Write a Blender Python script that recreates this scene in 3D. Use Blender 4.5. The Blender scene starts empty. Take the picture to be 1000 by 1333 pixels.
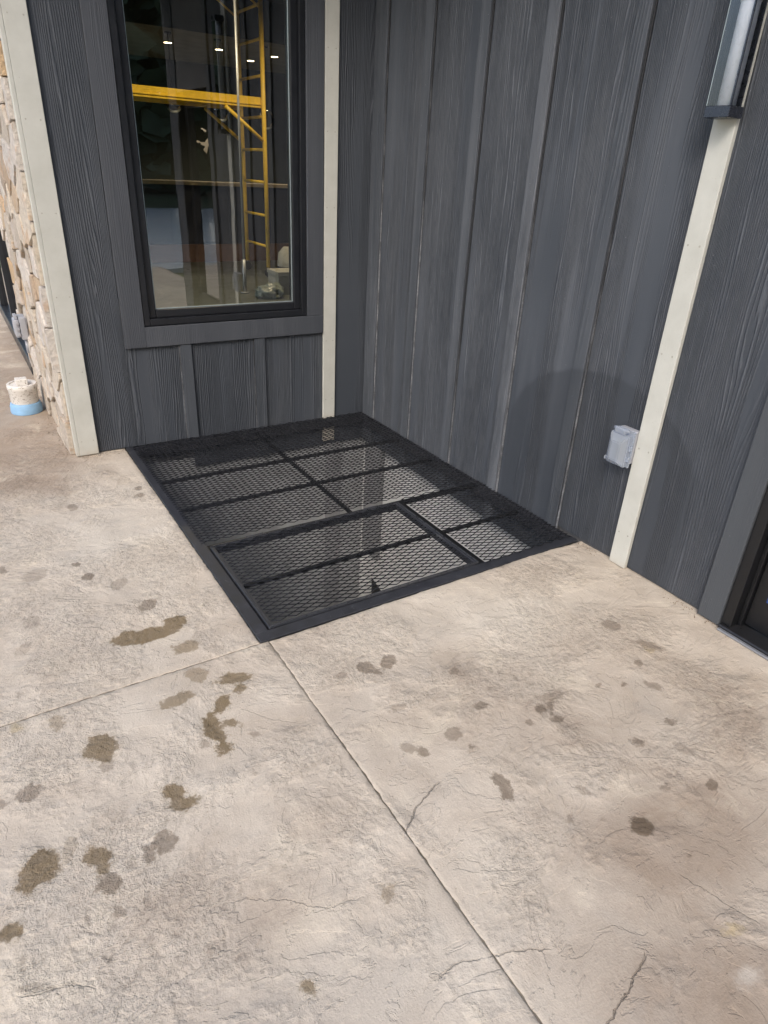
import bpy, bmesh, math, random
from mathutils import Vector, Matrix, noise
R = math.radians
sc = bpy.context.scene
col = sc.collection
random.seed(7)

# ------------------------------------------------------------------ camera
cam = bpy.data.cameras.new('camera'); co = bpy.data.objects.new('camera', cam); col.objects.link(co)
co.location = (-2.4051, -4.0262, 1.6)
co.rotation_euler = (1.0927, -0.0472, -0.5556)
cam.sensor_fit = 'HORIZONTAL'; cam.sensor_width = 36.0; cam.lens = 36.0 * 0.86248
cam.clip_start = 0.05; cam.clip_end = 2000
sc.camera = co
# ------------------------------------------------------------------ sky, sun, exposure
SUN_EL, SUN_AZ = 42.0, 226.0            # compass azimuth: 0 = +Y, clockwise
w = bpy.data.worlds.new('World'); sc.world = w; w.use_nodes = True
nt = w.node_tree; bg = nt.nodes['Background']
sky = nt.nodes.new('ShaderNodeTexSky'); sky.sky_type = 'NISHITA'; sky.sun_disc = False
sky.sun_elevation = R(SUN_EL); sky.sun_rotation = R(SUN_AZ)
sky.air_density = 1.0; sky.dust_density = 3.0; sky.ozone_density = 1.0
nt.links.new(sky.outputs[0], bg.inputs[0]); bg.inputs[1].default_value = 0.15
sun = bpy.data.lights.new('sun', 'SUN'); sun.energy = 0.75; sun.angle = R(18); sun.color = (1.0, 0.97, 0.94)
so = bpy.data.objects.new('sun', sun); col.objects.link(so); so.location = (-8, -8, 9)
az = R(SUN_AZ); d = Vector((math.sin(az) * math.cos(R(SUN_EL)), math.cos(az) * math.cos(R(SUN_EL)), math.sin(R(SUN_EL))))
so.rotation_euler = d.to_track_quat('Z', 'Y').to_euler()
vs = sc.view_settings
vs.view_transform = 'Standard'; vs.look = 'None'; vs.gamma = 1.0; vs.use_curve_mapping = False
vs.exposure = 0.95
sc.render.engine = 'CYCLES'
sc.cycles.max_bounces = 7; sc.cycles.diffuse_bounces = 4; sc.cycles.transparent_max_bounces = 12
sc.cycles.use_denoising = True
sc.cycles.use_adaptive_sampling = True; sc.cycles.adaptive_threshold = .02

# ------------------------------------------------------------------ node helper
class NT:
    def __init__(s, name):
        s.m = bpy.data.materials.new(name); s.m.use_nodes = True
        s.t = s.m.node_tree; s.t.nodes.clear()
        s.out = s.t.nodes.new('ShaderNodeOutputMaterial')
    def n(s, ty, **kw):
        o = s.t.nodes.new('ShaderNode' + ty)
        for k, v in kw.items(): setattr(o, k, v)
        return o
    def set(s, sock, v):
        if isinstance(v, bpy.types.NodeSocket): s.t.links.new(v, sock)
        elif v is not None: sock.default_value = v
    def math(s, op, a, b=None, c=None, clamp=False):
        o = s.n('Math', operation=op, use_clamp=clamp)
        for i, v in enumerate((a, b, c)):
            if v is not None: s.set(o.inputs[i], v)
        return o.outputs[0]
    def sstep(s, x, a, b):
        o = s.n('MapRange', interpolation_type='SMOOTHSTEP')
        s.set(o.inputs[0], x); o.inputs[1].default_value = a; o.inputs[2].default_value = b
        return o.outputs[0]
    def rng(s, x, a, b, c, d):
        o = s.n('MapRange'); s.set(o.inputs[0], x)
        for i, v in enumerate((a, b, c, d)): o.inputs[i + 1].default_value = v
        return o.outputs[0]
    def noise(s, vec, scale, detail=4, rough=.55, dist=0.0, ty='FBM'):
        o = s.n('TexNoise', noise_type=ty); s.set(o.inputs['Vector'], vec)
        o.inputs['Scale'].default_value = scale; o.inputs['Detail'].default_value = detail
        o.inputs['Roughness'].default_value = rough; o.inputs['Distortion'].default_value = dist
        return o.outputs[0]
    def mix(s, f, a, b, blend='MIX'):
        o = s.n('MixRGB', blend_type=blend); s.set(o.inputs[0], f)
        for i, v in ((1, a), (2, b)):
            if isinstance(v, tuple) and len(v) == 3: v = v + (1,)
            s.set(o.inputs[i], v)
        return o.outputs[0]
    def ramp(s, f, stops):
        o = s.n('ValToRGB'); s.set(o.inputs[0], f); e = o.color_ramp.elements
        while len(e) < len(stops): e.new(.5)
        for k, (p, c) in zip(e, stops): k.position = p; k.color = tuple(c) + (1,)
        return o.outputs[0]
    def map(s, vec, loc=(0,0,0), scale=(1,1,1)):
        o = s.n('Mapping'); s.set(o.inputs[0], vec); s.set(o.inputs[1], loc) ; o.inputs[3].default_value = scale
        return o.outputs[0]
    def obj(s): return s.n('TexCoord').outputs['Object']
    def attr(s, a): return s.n('Attribute', attribute_name=a).outputs['Fac']
    def bump(s, h, strength=1, dist=.01, normal=None):
        o = s.n('Bump'); s.set(o.inputs['Height'], h); o.inputs['Strength'].default_value = strength; o.inputs['Distance'].default_value = dist
        if normal: s.set(o.inputs['Normal'], normal)
        return o.outputs[0]
    def pbr(s, color, rough=.6, normal=None, metal=0, spec=.5, **kw):
        b = s.n('BsdfPrincipled')
        if isinstance(color, tuple) and len(color) == 3: color = color + (1,)
        s.set(b.inputs['Base Color'], color); s.set(b.inputs['Roughness'], rough); s.set(b.inputs['Metallic'], metal)
        s.set(b.inputs['Specular IOR Level'], spec)
        if normal: s.set(b.inputs['Normal'], normal)
        for k, v in kw.items(): s.set(b.inputs[k], v)
        s.t.links.new(b.outputs[0], s.out.inputs[0]); return b

def simple(name, c, rough=.6, metal=0, var=.25, scale=30, bump=.15, spec=.5):
    k = NT(name); p = k.obj()
    n1 = k.noise(p, scale, 5, .6); n2 = k.noise(p, scale * .12, 3, .5)
    f = k.math('ADD', k.math('MULTIPLY', n1, .5), k.math('MULTIPLY', n2, .5))
    dark = tuple(x * (1 - var) for x in c); lite = tuple(min(1, x * (1 + var)) for x in c)
    cc = k.ramp(f, [(.3, dark), (.7, lite)])
    k.pbr(cc, k.rng(n1, .3, .7, max(0, rough - .08), min(1, rough + .08)), k.bump(n1, bump, .002), metal, spec)
    return k.m

M = {}
# ---- stamped concrete of the patio
def mat_concrete():
    k = NT('stamped_concrete'); p = k.obj()
    big = k.noise(p, .9, 4, .6, .4); med = k.noise(p, 5.0, 6, .62, .5); fin = k.noise(p, 42, 5, .7); gr = k.noise(p, 210, 3, .6)
    tone = k.math('ADD', k.attr('tone'), k.math('MULTIPLY', k.math('SUBTRACT', k.noise(p, 3.1, 5, .65, .6), .5), 2.4))
    rough_area = k.sstep(k.noise(k.map(p, (5, 1, 0)), 2.1, 5, .6, .3), .44, .60)
    # slate-stamp ledges: a terraced noise
    t = k.math('MULTIPLY', k.noise(k.map(p, (2, 8, 4), (1, 1.35, 1)), 4.2, 7, .60, .7), 8.0)
    fr = k.math('FRACT', t); ledge = k.math('ADD', k.math('FLOOR', t), k.sstep(fr, .0, .16))
    edge = k.math('MULTIPLY', k.math('SUBTRACT', 1, k.sstep(fr, .03, .13)), rough_area)
    t2 = k.math('MULTIPLY', k.noise(k.map(p, (9, 3, 1)), 13, 6, .62, .4), 6.0); fr2 = k.math('FRACT', t2)
    ledge2 = k.math('ADD', k.math('FLOOR', t2), k.sstep(fr2, .0, .2)); edge2 = k.math('MULTIPLY', k.math('SUBTRACT', 1, k.sstep(fr2, .02, .14)), k.math('MULTIPLY', rough_area, k.sstep(med, .42, .58)))
    c = k.ramp(tone, [(0, (.62, .555, .455)), (.45, (.52, .448, .358)), (1, (.30, .228, .162))])
    tn = k.n('MapRange'); k.set(tn.inputs[0], tone); tn.inputs[1].default_value = -1.1; tn.inputs[2].default_value = 1.25
    c.node.inputs[0].default_value = .5; k.t.links.new(tn.outputs[0], c.node.inputs[0])
    c = k.mix(.22, c, k.ramp(med, [(.3, (.34, .29, .24)), (.5, (.53, .47, .40)), (.7, (.66, .60, .52))]))
    grey = k.sstep(k.noise(k.map(p, (1, 9, 2)), 2.3, 4, .65, .6), .52, .70)
    c = k.mix(k.math('MULTIPLY', grey, .30), c, (.40, .365, .315))
    cream = k.sstep(k.noise(k.map(p, (7, 1, 2)), 3.3, 5, .65, .6), .56, .68)
    c = k.mix(k.math('MULTIPLY', cream, .35), c, (.68, .60, .47))
    c = k.mix(k.math('ADD', k.math('MULTIPLY', rough_area, .62), .10), c, k.ramp(fin, [(.28, (.52, .50, .48)), (.5, (1, 1, 1)), (.74, (1.22, 1.2, 1.17))]), 'MULTIPLY')
    c = k.mix(.42, c, k.ramp(gr, [(.3, (.78, .77, .76)), (.52, (1, 1, 1)), (.72, (1.16, 1.16, 1.16))]), 'MULTIPLY')
    pits = k.sstep(k.noise(p, 105, 4, .75), .62, .70)
    c = k.mix(k.math('MULTIPLY', k.math('MULTIPLY', pits, rough_area), .7), c, (.22, .18, .145))
    c = k.mix(k.math('MULTIPLY', edge, .10), c, (.27, .22, .175))
    c = k.mix(k.math('MULTIPLY', edge2, .15), c, (.24, .19, .15))
    en = k.math('SUBTRACT', k.noise(p, 55, 4, .7), .5); en2 = k.math('SUBTRACT', k.noise(p, 17, 4, .6), .5)
    brk = k.math('ADD', k.math('MULTIPLY', en, .046), k.math('MULTIPLY', en2, .07))
    def mark(c, a, kk, colr, soft=.006, amt=.9, br=brk, lowk=.86):
        f = k.sstep(k.math('ADD', k.attr(a), br), -soft, soft)
        if kk: f = k.math('MULTIPLY', f, k.attr(kk))
        f = k.math('MULTIPLY', f, k.rng(fin, .36, .58, lowk, 1.0))
        f = k.math('MULTIPLY', f, amt); return k.mix(f, c, colr, 'MIX'), f
    half = k.math('MULTIPLY', brk, .6)
    dk = k.mix(1, c, (.40, .365, .33), 'MULTIPLY')
    c, fg = mark(c, 'sd_damp', 'k_damp', dk, br=k.math('MULTIPLY', brk, .85), amt=.95, lowk=.74)
    mud = k.mix(fin, (.115, .078, .036), (.235, .172, .095))
    c, fh = mark(c, 'sd_mud', 'k_mud', (.36, .29, .19), amt=.4, soft=.03)
    c, fb = mark(c, 'sd_mud', 'k_mud', mud, amt=.92)
    c, fd = mark(c, 'sd_dark', None, (.115, .082, .052), br=half)
    c, fy = mark(c, 'sd_yellow', None, (.42, .31, .12), amt=.4, soft=.012)
    c, fw = mark(c, 'sd_white', None, (.72, .68, .60), amt=.35, soft=.02)
    cr0 = k.math('ADD', k.attr('crack'), k.math('MULTIPLY', en, .022))
    cr = k.math('MULTIPLY', k.math('SUBTRACT', 1, k.sstep(k.math('ABSOLUTE', cr0), .0006, .0028)), k.attr('crack_k'))
    c = k.mix(k.math('MULTIPLY', cr, .32), c, (.12, .095, .07))
    h = k.math('ADD', k.math('MULTIPLY', ledge, .07), k.math('MULTIPLY', k.math('MULTIPLY', ledge2, rough_area), .05))
    h = k.math('ADD', h, k.math('MULTIPLY', med, .5))
    h = k.math('ADD', h, k.math('MULTIPLY', k.math('MULTIPLY', fin, k.math('ADD', rough_area, .12)), .46))
    h = k.math('ADD', h, k.math('MULTIPLY', gr, .07))
    h = k.math('SUBTRACT', h, k.math('MULTIPLY', k.math('MULTIPLY', pits, rough_area), .14))
    h = k.math('SUBTRACT', h, k.math('MULTIPLY', cr, .6))
    wet = k.math('MAXIMUM', k.math('MAXIMUM', fg, fb), fd)
    ro = k.math('SUBTRACT', k.rng(fin, .3, .7, .60, .82), k.math('MULTIPLY', wet, .22))
    k.pbr(c, ro, k.bump(h, 1.0, .017), spec=.4)
    return k.m
M['concrete'] = mat_concrete()

# ---- embossed wood-grain siding, dusty
def mat_siding(name, base, dustbias=0.0, lines=1.0):
    k = NT(name); p = k.obj(); oi = k.n('ObjectInfo')
    sx = k.n('SeparateXYZ'); k.set(sx.inputs[0], p)
    h = k.math('ADD', sx.outputs[0], sx.outputs[1]); z = sx.outputs[2]
    rnd = k.math('MULTIPLY', oi.outputs['Random'], 37.0)
    def vec(a, b, off=0):
        v = k.n('CombineXYZ'); k.set(v.inputs[0], k.math('ADD', k.math('MULTIPLY', h, a), k.math('ADD', rnd, off)))
        k.set(v.inputs[1], k.math('MULTIPLY', z, b)); k.set(v.inputs[2], rnd); return v.outputs[0]
    n = k.noise(vec(4.6, .30), 1, 3, .5, .2); jit = k.noise(vec(60, 9), 1, 3, .6)
    ph = k.math('ADD', k.math('MULTIPLY', h, 600), k.math('ADD', k.math('MULTIPLY', n, 120), k.math('ADD', k.math('MULTIPLY', jit, 3.0), k.math('MULTIPLY', k.noise(vec(15, .9, 21), 1, 3, .5), 16.0))))
    s = k.math('SINE', ph); line = k.sstep(s, -.1, .9)
    area = k.sstep(k.noise(vec(7.5, .35, 9), 1, 4, .55), .38, .53); area = k.math('MULTIPLY', area, lines)
    fibre = k.noise(vec(260, 16 if lines < 1 else 9), 1, 4, .7)
    grain = k.math('MULTIPLY', line, area)
    dust = k.noise(vec(4, .8, 3), 1, 6, .6, .2)
    streak = k.noise(vec(13, .35, 5), 1, 5, .6)
    dcol = k.n('SeparateColor'); k.set(dcol.inputs[0], oi.outputs['Color'])
    damt = k.math('MULTIPLY', dcol.outputs[0], 1.0)
    d1 = k.math('MULTIPLY', k.sstep(dust, .38, .72), .10)
    d2 = k.math('MULTIPLY', k.sstep(streak, .45, .75), .07)
    d3 = k.math('MULTIPLY', grain, k.sstep(jit, .35, .6)); d3 = k.math('MULTIPLY', d3, .22)
    spk = k.sstep(k.noise(p, 420, 2, .5), .66, .72)
    spl = k.math('MULTIPLY', spk, k.sstep(k.math('ADD', z, k.math('MULTIPLY', dust, .5)), .75, .25))
    tot = k.math('ADD', k.math('ADD', d1, d2), k.math('ADD', d3, k.math('MULTIPLY', spl, .8)))
    tot = k.math('MULTIPLY', tot, damt)
    fleck = k.math('MULTIPLY', k.sstep(k.noise(k.map(p, (4, 4, 4)), 95, 2, .5), .755, .775), .7); tot = k.math('ADD', tot, fleck)
    # a rubbed-clean round patch low on the wall beside the outlet (world place of the wall, x = 0)
    dy = k.math('DIVIDE', k.math('ADD', sx.outputs[1], 2.10), .56); dz = k.math('DIVIDE', k.math('SUBTRACT', z, .44), .40)
    rr = k.math('SQRT', k.math('ADD', k.math('MULTIPLY', dy, dy), k.math('MULTIPLY', k.math('MAXIMUM', dz, 0), k.math('MAXIMUM', dz, 0))))
    rr = k.math('ADD', rr, k.math('MULTIPLY', k.math('SUBTRACT', dust, .5), .12))
    clean = k.math('MULTIPLY', k.sstep(rr, 1.02, .96), k.sstep(sx.outputs[1], -1.2, -1.3))
    tot = k.math('MULTIPLY', tot, k.math('SUBTRACT', 1, k.math('MULTIPLY', clean, .6)))
    b2 = tuple(x * .62 for x in base)
    c = k.mix(k.math('MULTIPLY', clean, .55), base, b2)
    c = k.mix(k.math('MULTIPLY', k.sstep(s, .2, -.9), k.math('MULTIPLY', area, .34)), c, tuple(x * .45 for x in base))
    c = k.mix(k.math('ADD', tot, dustbias, clamp=True), c, (.29, .305, .33))
    hh = k.math('ADD', k.math('MULTIPLY', grain, .8), k.math('ADD', k.math('MULTIPLY', fibre, .09 if lines == 1 else .2), k.math('MULTIPLY', streak, .12)))
    k.pbr(c, k.rng(dust, .3, .7, .5, .68), k.bump(hh, 1.0, .0052), spec=.45)
    return k.m
M['siding'] = mat_siding('siding_charcoal', (.054, .062, .075))
M['batten'] = mat_siding('batten_charcoal', (.056, .064, .076), .0, .4)
M['casing'] = mat_siding('casing_charcoal', (.055, .061, .072), .01, .15)

def mat_shade_dust():
    k = NT('gap_shade_and_dust'); p = k.obj(); oi = k.n('ObjectInfo')
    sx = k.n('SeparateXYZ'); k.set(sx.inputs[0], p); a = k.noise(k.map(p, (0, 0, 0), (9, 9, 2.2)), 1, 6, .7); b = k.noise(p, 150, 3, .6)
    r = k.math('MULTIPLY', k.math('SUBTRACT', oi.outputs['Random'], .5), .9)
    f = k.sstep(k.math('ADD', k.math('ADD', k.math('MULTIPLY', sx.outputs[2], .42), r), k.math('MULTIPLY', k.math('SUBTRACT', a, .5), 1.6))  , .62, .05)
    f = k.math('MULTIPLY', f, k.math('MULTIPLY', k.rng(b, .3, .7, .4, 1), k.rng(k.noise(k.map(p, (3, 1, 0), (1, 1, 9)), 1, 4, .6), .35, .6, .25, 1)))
    k.pbr(k.mix(f, (.012, .013, .015), (.25, .26, .275)), .7, k.bump(b, .3, .002)); return k.m  # near-black paints the gap shadow beside the battens; the pale part is dust
M['shade_dust'] = mat_shade_dust()
def mat_trim():
    k = NT('cream_trim_paint'); p = k.obj()
    a = k.noise(p, 9, 5, .6); b = k.noise(k.map(p, (0,0,0), (260, 260, 9)), 1, 4, .6); sp = k.sstep(k.noise(p, 130, 3, .6), .68, .73)
    c = k.ramp(a, [(.3, (.485, .485, .435)), (.7, (.555, .555, .505))])
    c = k.mix(k.math('MULTIPLY', sp, .5), c, (.32, .29, .24))
    sx = k.n('SeparateXYZ'); k.set(sx.inputs[0], p)
    dirt = k.math('MULTIPLY', k.sstep(k.math('ADD', sx.outputs[2], k.math('MULTIPLY', a, .12)), .13, .02), .5)
    c = k.mix(dirt, c, (.40, .33, .24))
    k.pbr(c, .55, k.bump(k.math('ADD', b, k.math('MULTIPLY', a, .5)), .3, .0015)); return k.m
M['trim'] = mat_trim()

def mat_steel():
    k = NT('black_painted_steel'); p = k.obj()
    a = k.noise(p, 14, 6, .65, .6); b = k.noise(k.map(p, (2,4,0), (30, 7, 10)), 1, 5, .7, .7); c0 = k.noise(p, 160, 3, .6)
    c = k.ramp(a, [(.3, (.018, .0195, .024)), (.6, (.034, .036, .043)), (.8, (.06, .062, .07))])
    sc_ = k.math('MULTIPLY', k.sstep(b, .62, .68), .35); c = k.mix(sc_, c, (.16, .165, .17))
    sp = k.math('MULTIPLY', k.sstep(c0, .70, .74), .6); c = k.mix(sp, c, (.35, .33, .30))
    k.pbr(c, k.rng(a, .3, .7, .40, .55), k.bump(a, .2, .002), spec=.5); return k.m
M['steel'] = mat_steel()
M['mesh'] = simple('expanded_metal_paint', (.015, .016, .019), .28, var=.4, scale=60, spec=.4)  # kept lighter than the bars to put the strand glints into colour
M['nail'] = simple('nail_head_paint', (.36, .35, .30), .5)
M['grit'] = simple('grit_brown', (.20, .15, .10), .9, var=.6, scale=300)
M['lip'] = simple('lip_highlight_steel', (.04, .042, .047), .3, var=.3, scale=40)  # steel with the hatch lip's highlight put into its colour
M['barsteel'] = simple('dark_bar_steel', (.006, .0065, .0075), .5, var=.3, scale=20)
M['frame'] = simple('black_window_frame', (.013, .0145, .018), .36, var=.2, scale=20, bump=.05)
M['door'] = simple('black_door_paint', (.007, .0075, .009), .4, var=.2, scale=20, bump=.05)
M['doortrim'] = mat_siding('door_trim_grey', (.064, .071, .080), .0, .1)
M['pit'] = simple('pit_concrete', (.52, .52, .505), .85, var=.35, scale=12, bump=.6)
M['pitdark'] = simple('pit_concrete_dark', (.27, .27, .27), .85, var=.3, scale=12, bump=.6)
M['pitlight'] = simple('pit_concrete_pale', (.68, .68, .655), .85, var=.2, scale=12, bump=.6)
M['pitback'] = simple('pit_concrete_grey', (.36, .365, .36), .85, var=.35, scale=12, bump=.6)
M['core'] = simple('wall_core', (.10, .10, .10), .9)
M['joint'] = simple('joint_dirt', (.21, .18, .14), .95, var=.4, scale=60)
M['mortar'] = simple('stone_mortar', (.22, .185, .145), .95, var=.3, scale=40, bump=.6)  # tan darkened to put shadow into the stone joints
M['alu'] = simple('grey_metal', (.32, .33, .35), .45, metal=.6, var=.15)
M['thresh'] = simple('threshold_metal', (.05, .05, .053), .35, metal=.7, var=.3)
M['spacer'] = simple('glass_spacer', (.42, .50, .52), .35, metal=.5, var=.1)
M['greyplastic'] = simple('grey_plastic_box', (.36, .37, .40), .45, var=.12, scale=18)
M['blue'] = simple('blue_plastic', (.26, .46, .68), .5, var=.2, scale=22)
M['bluefilm'] = simple('blue_film', (.02, .07, .30), .35)

def mat_pvc():
    k = NT('splattered_white_pvc'); p = k.obj()
    a = k.noise(p, 70, 5, .7, .3); c = k.mix(k.sstep(a, .555, .62), (.72, .70, .66), (.24, .20, .16))
    c = k.mix(k.math('MULTIPLY', k.noise(p, 14, 3, .5), .35), c, (.55, .49, .41)); k.pbr(c, .5); return k.m
M['pvc'] = mat_pvc()

def mat_stone():
    k = NT('field_stone'); p = k.obj(); oi = k.n('ObjectInfo')
    base = k.ramp(oi.outputs['Random'], [(0, (.50, .43, .34)), (.22, (.62, .55, .46)), (.42, (.44, .38, .31)), (.6, (.64, .58, .51)), (.78, (.50, .46, .42)), (.92, (.50, .35, .20)), (1, (.36, .30, .25))])
    mp = k.n('VectorMath', operation='ADD'); k.set(mp.inputs[0], p)
    cv = k.n('CombineXYZ'); r = k.math('MULTIPLY', oi.outputs['Random'], 91)
    for i in range(3): k.set(cv.inputs[i], r)
    k.set(mp.inputs[1], cv.outputs[0]); q = mp.outputs[0]
    a = k.noise(q, 7, 6, .65, .8); b = k.noise(q, 40, 6, .7)
    c = k.mix(k.math('MULTIPLY', k.sstep(a, .54, .66), .42), base, (.46, .25, .10))
    c = k.mix(k.math('MULTIPLY', k.sstep(a, .44, .33), .55), c, (.22, .18, .15))
    c = k.mix(.6, c, k.ramp(b, [(.3, (.5, .5, .5)), (.55, (1, 1, 1)), (.75, (1.25, 1.25, 1.25))]), 'MULTIPLY')
    k.pbr(c, .88, k.bump(k.math('ADD', a, k.math('MULTIPLY', b, .5)), 1.0, .022)); return k.m
M['stone'] = mat_stone()

def mat_glass(name, tint=(.86, .92, .90), ior=1.5, boost=5.8, rough=.0):
    k = NT(name); fr = k.n('Fresnel'); fr.inputs[0].default_value = ior
    f = k.math('MULTIPLY', fr.outputs[0], boost, clamp=True)
    tr = k.n('BsdfTransparent'); tr.inputs[0].default_value = tint + (1,)
    gl = k.n('BsdfGlossy'); gl.inputs['Roughness'].default_value = rough
    p = k.obj(); k.set(gl.inputs['Normal'], k.bump(k.noise(p, 2.2, 2, .5), .06, .01))
    mx = k.n('MixShader'); k.set(mx.inputs[0], f); k.t.links.new(tr.outputs[0], mx.inputs[1]); k.t.links.new(gl.outputs[0], mx.inputs[2])
    k.t.links.new(mx.outputs[0], k.out.inputs[0]); return k.m
M['glass'] = mat_glass('window_glass')
M['lampglass'] = mat_glass('lamp_glass', (.93, .95, .97), 1.45, 1.3)
def mat_cover():
    k = NT('clear_plastic_cover'); p = k.obj(); a = k.noise(p, 26, 4, .6)
    b = k.pbr((.52, .56, .59), k.rng(a, .3, .7, .08, .18), k.bump(a, .04, .002))
    tr = k.n('BsdfTransparent'); tr.inputs[0].default_value = (.82, .86, .95, 1)
    mx = k.n('MixShader'); mx.inputs[0].default_value = .38
    k.t.links.new(tr.outputs[0], mx.inputs[1]); k.t.links.new(b.outputs[0], mx.inputs[2]); k.t.links.new(mx.outputs[0], k.out.inputs[0]); return k.m
M['cover'] = mat_cover()
M['lampbody'] = simple('lamp_body_black', (.07, .078, .10), .28, metal=.7, var=.1, bump=.02)
M['tube'] = simple('frosted_tube', (.66, .68, .72), .3, var=.08, scale=30)
M['yellow'] = simple('scaffold_yellow', (.78, .50, .03), .45, var=.25, scale=14)
M['rubber'] = simple('black_rubber', (.02, .02, .02), .6)
M['in_dark'] = simple('interior_dark_wall', (.022, .026, .025), .8)
M['in_floor'] = simple('interior_floor', (.095, .10, .09), .35, var=.3, scale=3)
M['in_ceil'] = simple('interior_ceiling', (.22, .20, .165), .9)
M['navy'] = simple('bar_front_navy', (.022, .023, .035), .5)
M['brickred'] = simple('bar_base_red', (.10, .055, .04), .8, var=.35, scale=25)
M['tan'] = simple('bar_top_tan', (.33, .25, .15), .5)
M['card'] = simple('box_card', (.30, .29, .26), .8)
M['bag'] = simple('plastic_bag', (.17, .19, .175), .3, var=.25, scale=10)
M['soffit'] = simple('porch_soffit', (.13, .115, .10), .8)
M['post'] = simple('porch_post', (.07, .06, .05), .8)
M['grass'] = simple('lawn', (.06, .085, .03), .9, var=.4, scale=2)
M['leaf'] = simple('leaves', (.09, .125, .07), .7, var=.5, scale=1.5)
M['bark'] = simple('bark', (.07, .055, .04), .9)
def mat_pool():
    k = NT('pool_water'); p = k.obj(); a = k.noise(p, .5, 5, .6)
    k.pbr(k.ramp(a, [(.3, (.72, .87, .92)), (.7, (.84, .92, .95))]), .08, k.bump(k.noise(p, 2.2, 3, .5), .12, .05), spec=.5); return k.m
M['pool'] = mat_pool()

# ------------------------------------------------------------------ mesh helpers
def link(o, parent=None):
    col.objects.link(o)
    if parent is not None:
        o.parent = parent
        pw = Vector(); q = parent
        while q: pw += q.location; q = q.parent
        o.location = -pw
    return o
def mesh(name, verts, faces, mat, parent=None, smooth=False):
    me = bpy.data.meshes.new(name); me.from_pydata([tuple(v) for v in verts], [], faces); me.update()
    if mat: me.materials.append(M[mat])
    if smooth: me.polygons.foreach_set('use_smooth', [True] * len(me.polygons))
    return link(bpy.data.objects.new(name, me), parent)
def from_bm(name, bm, mat, parent=None, smooth=False):
    me = bpy.data.meshes.new(name); bm.to_mesh(me); bm.free(); me.materials.append(M[mat])
    if smooth: me.polygons.foreach_set('use_smooth', [True] * len(me.polygons))
    return link(bpy.data.objects.new(name, me), parent)
def box(name, lo, hi, mat, parent=None, bev=.002, seg=1, dust=None):
    bm = bmesh.new(); bmesh.ops.create_cube(bm, size=1)
    for v in bm.verts: v.co = Vector([(lo[i] + hi[i]) / 2 + v.co[i] * (hi[i] - lo[i]) for i in range(3)])
    if bev: bmesh.ops.bevel(bm, geom=bm.edges[:], offset=min(bev, min(abs(hi[i] - lo[i]) for i in range(3)) * .45), segments=seg, affect='EDGES', profile=.6)
    o = from_bm(name, bm, mat, parent)
    if dust is not None: o.color = (dust, dust, dust, 1)
    return o
def tube_bm(bm, a, b, r, n=10, r2=None):
    a, b = Vector(a), Vector(b); q = (b - a).to_track_quat('Z', 'Y'); L = (b - a).length
    m = Matrix.Translation((a + b) / 2) @ q.to_matrix().to_4x4()
    bmesh.ops.create_cone(bm, cap_ends=True, segments=n, radius1=r, radius2=r if r2 is None else r2, depth=L, matrix=m)
def tube(name, a, b, r, mat, parent=None, n=12, r2=None):
    bm = bmesh.new(); tube_bm(bm, a, b, r, n, r2); o = from_bm(name, bm, mat, parent)
    for pl in o.data.polygons: pl.use_smooth = len(pl.vertices) == 4
    return o
def lathe(name, prof, c, mat, parent=None, n=28):
    vs_, fs = [], []
    for r, z in prof:
        for i in range(n): t = 2 * math.pi * i / n; vs_.append((c[0] + r * math.cos(t), c[1] + r * math.sin(t), c[2] + z))
    for j in range(len(prof) - 1):
        for i in range(n): fs.append((j * n + i, j * n + (i + 1) % n, (j + 1) * n + (i + 1) % n, (j + 1) * n + i))
    fs.append(tuple(range(n))[::-1]); fs.append(tuple((len(prof) - 1) * n + i for i in range(n)))
    o = mesh(name, vs_, fs, mat, parent)
    for pl in o.data.polygons: pl.use_smooth = len(pl.vertices) == 4
    try: o.data.set_sharp_from_angle(angle=R(40))
    except Exception: pass
    return o
def thing(name, label, cat, loc=(0, 0, 0), group=None):
    o = bpy.data.objects.new(name, None); o.empty_display_size = .1; col.objects.link(o); o.location = loc
    return tag(o, label, cat, group)
def tag(o, label, cat, group=None):
    o['label'] = label; o['category'] = cat
    if group: o['group'] = group
    return o
def struct(o): o['kind'] = 'structure'; return o
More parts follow.
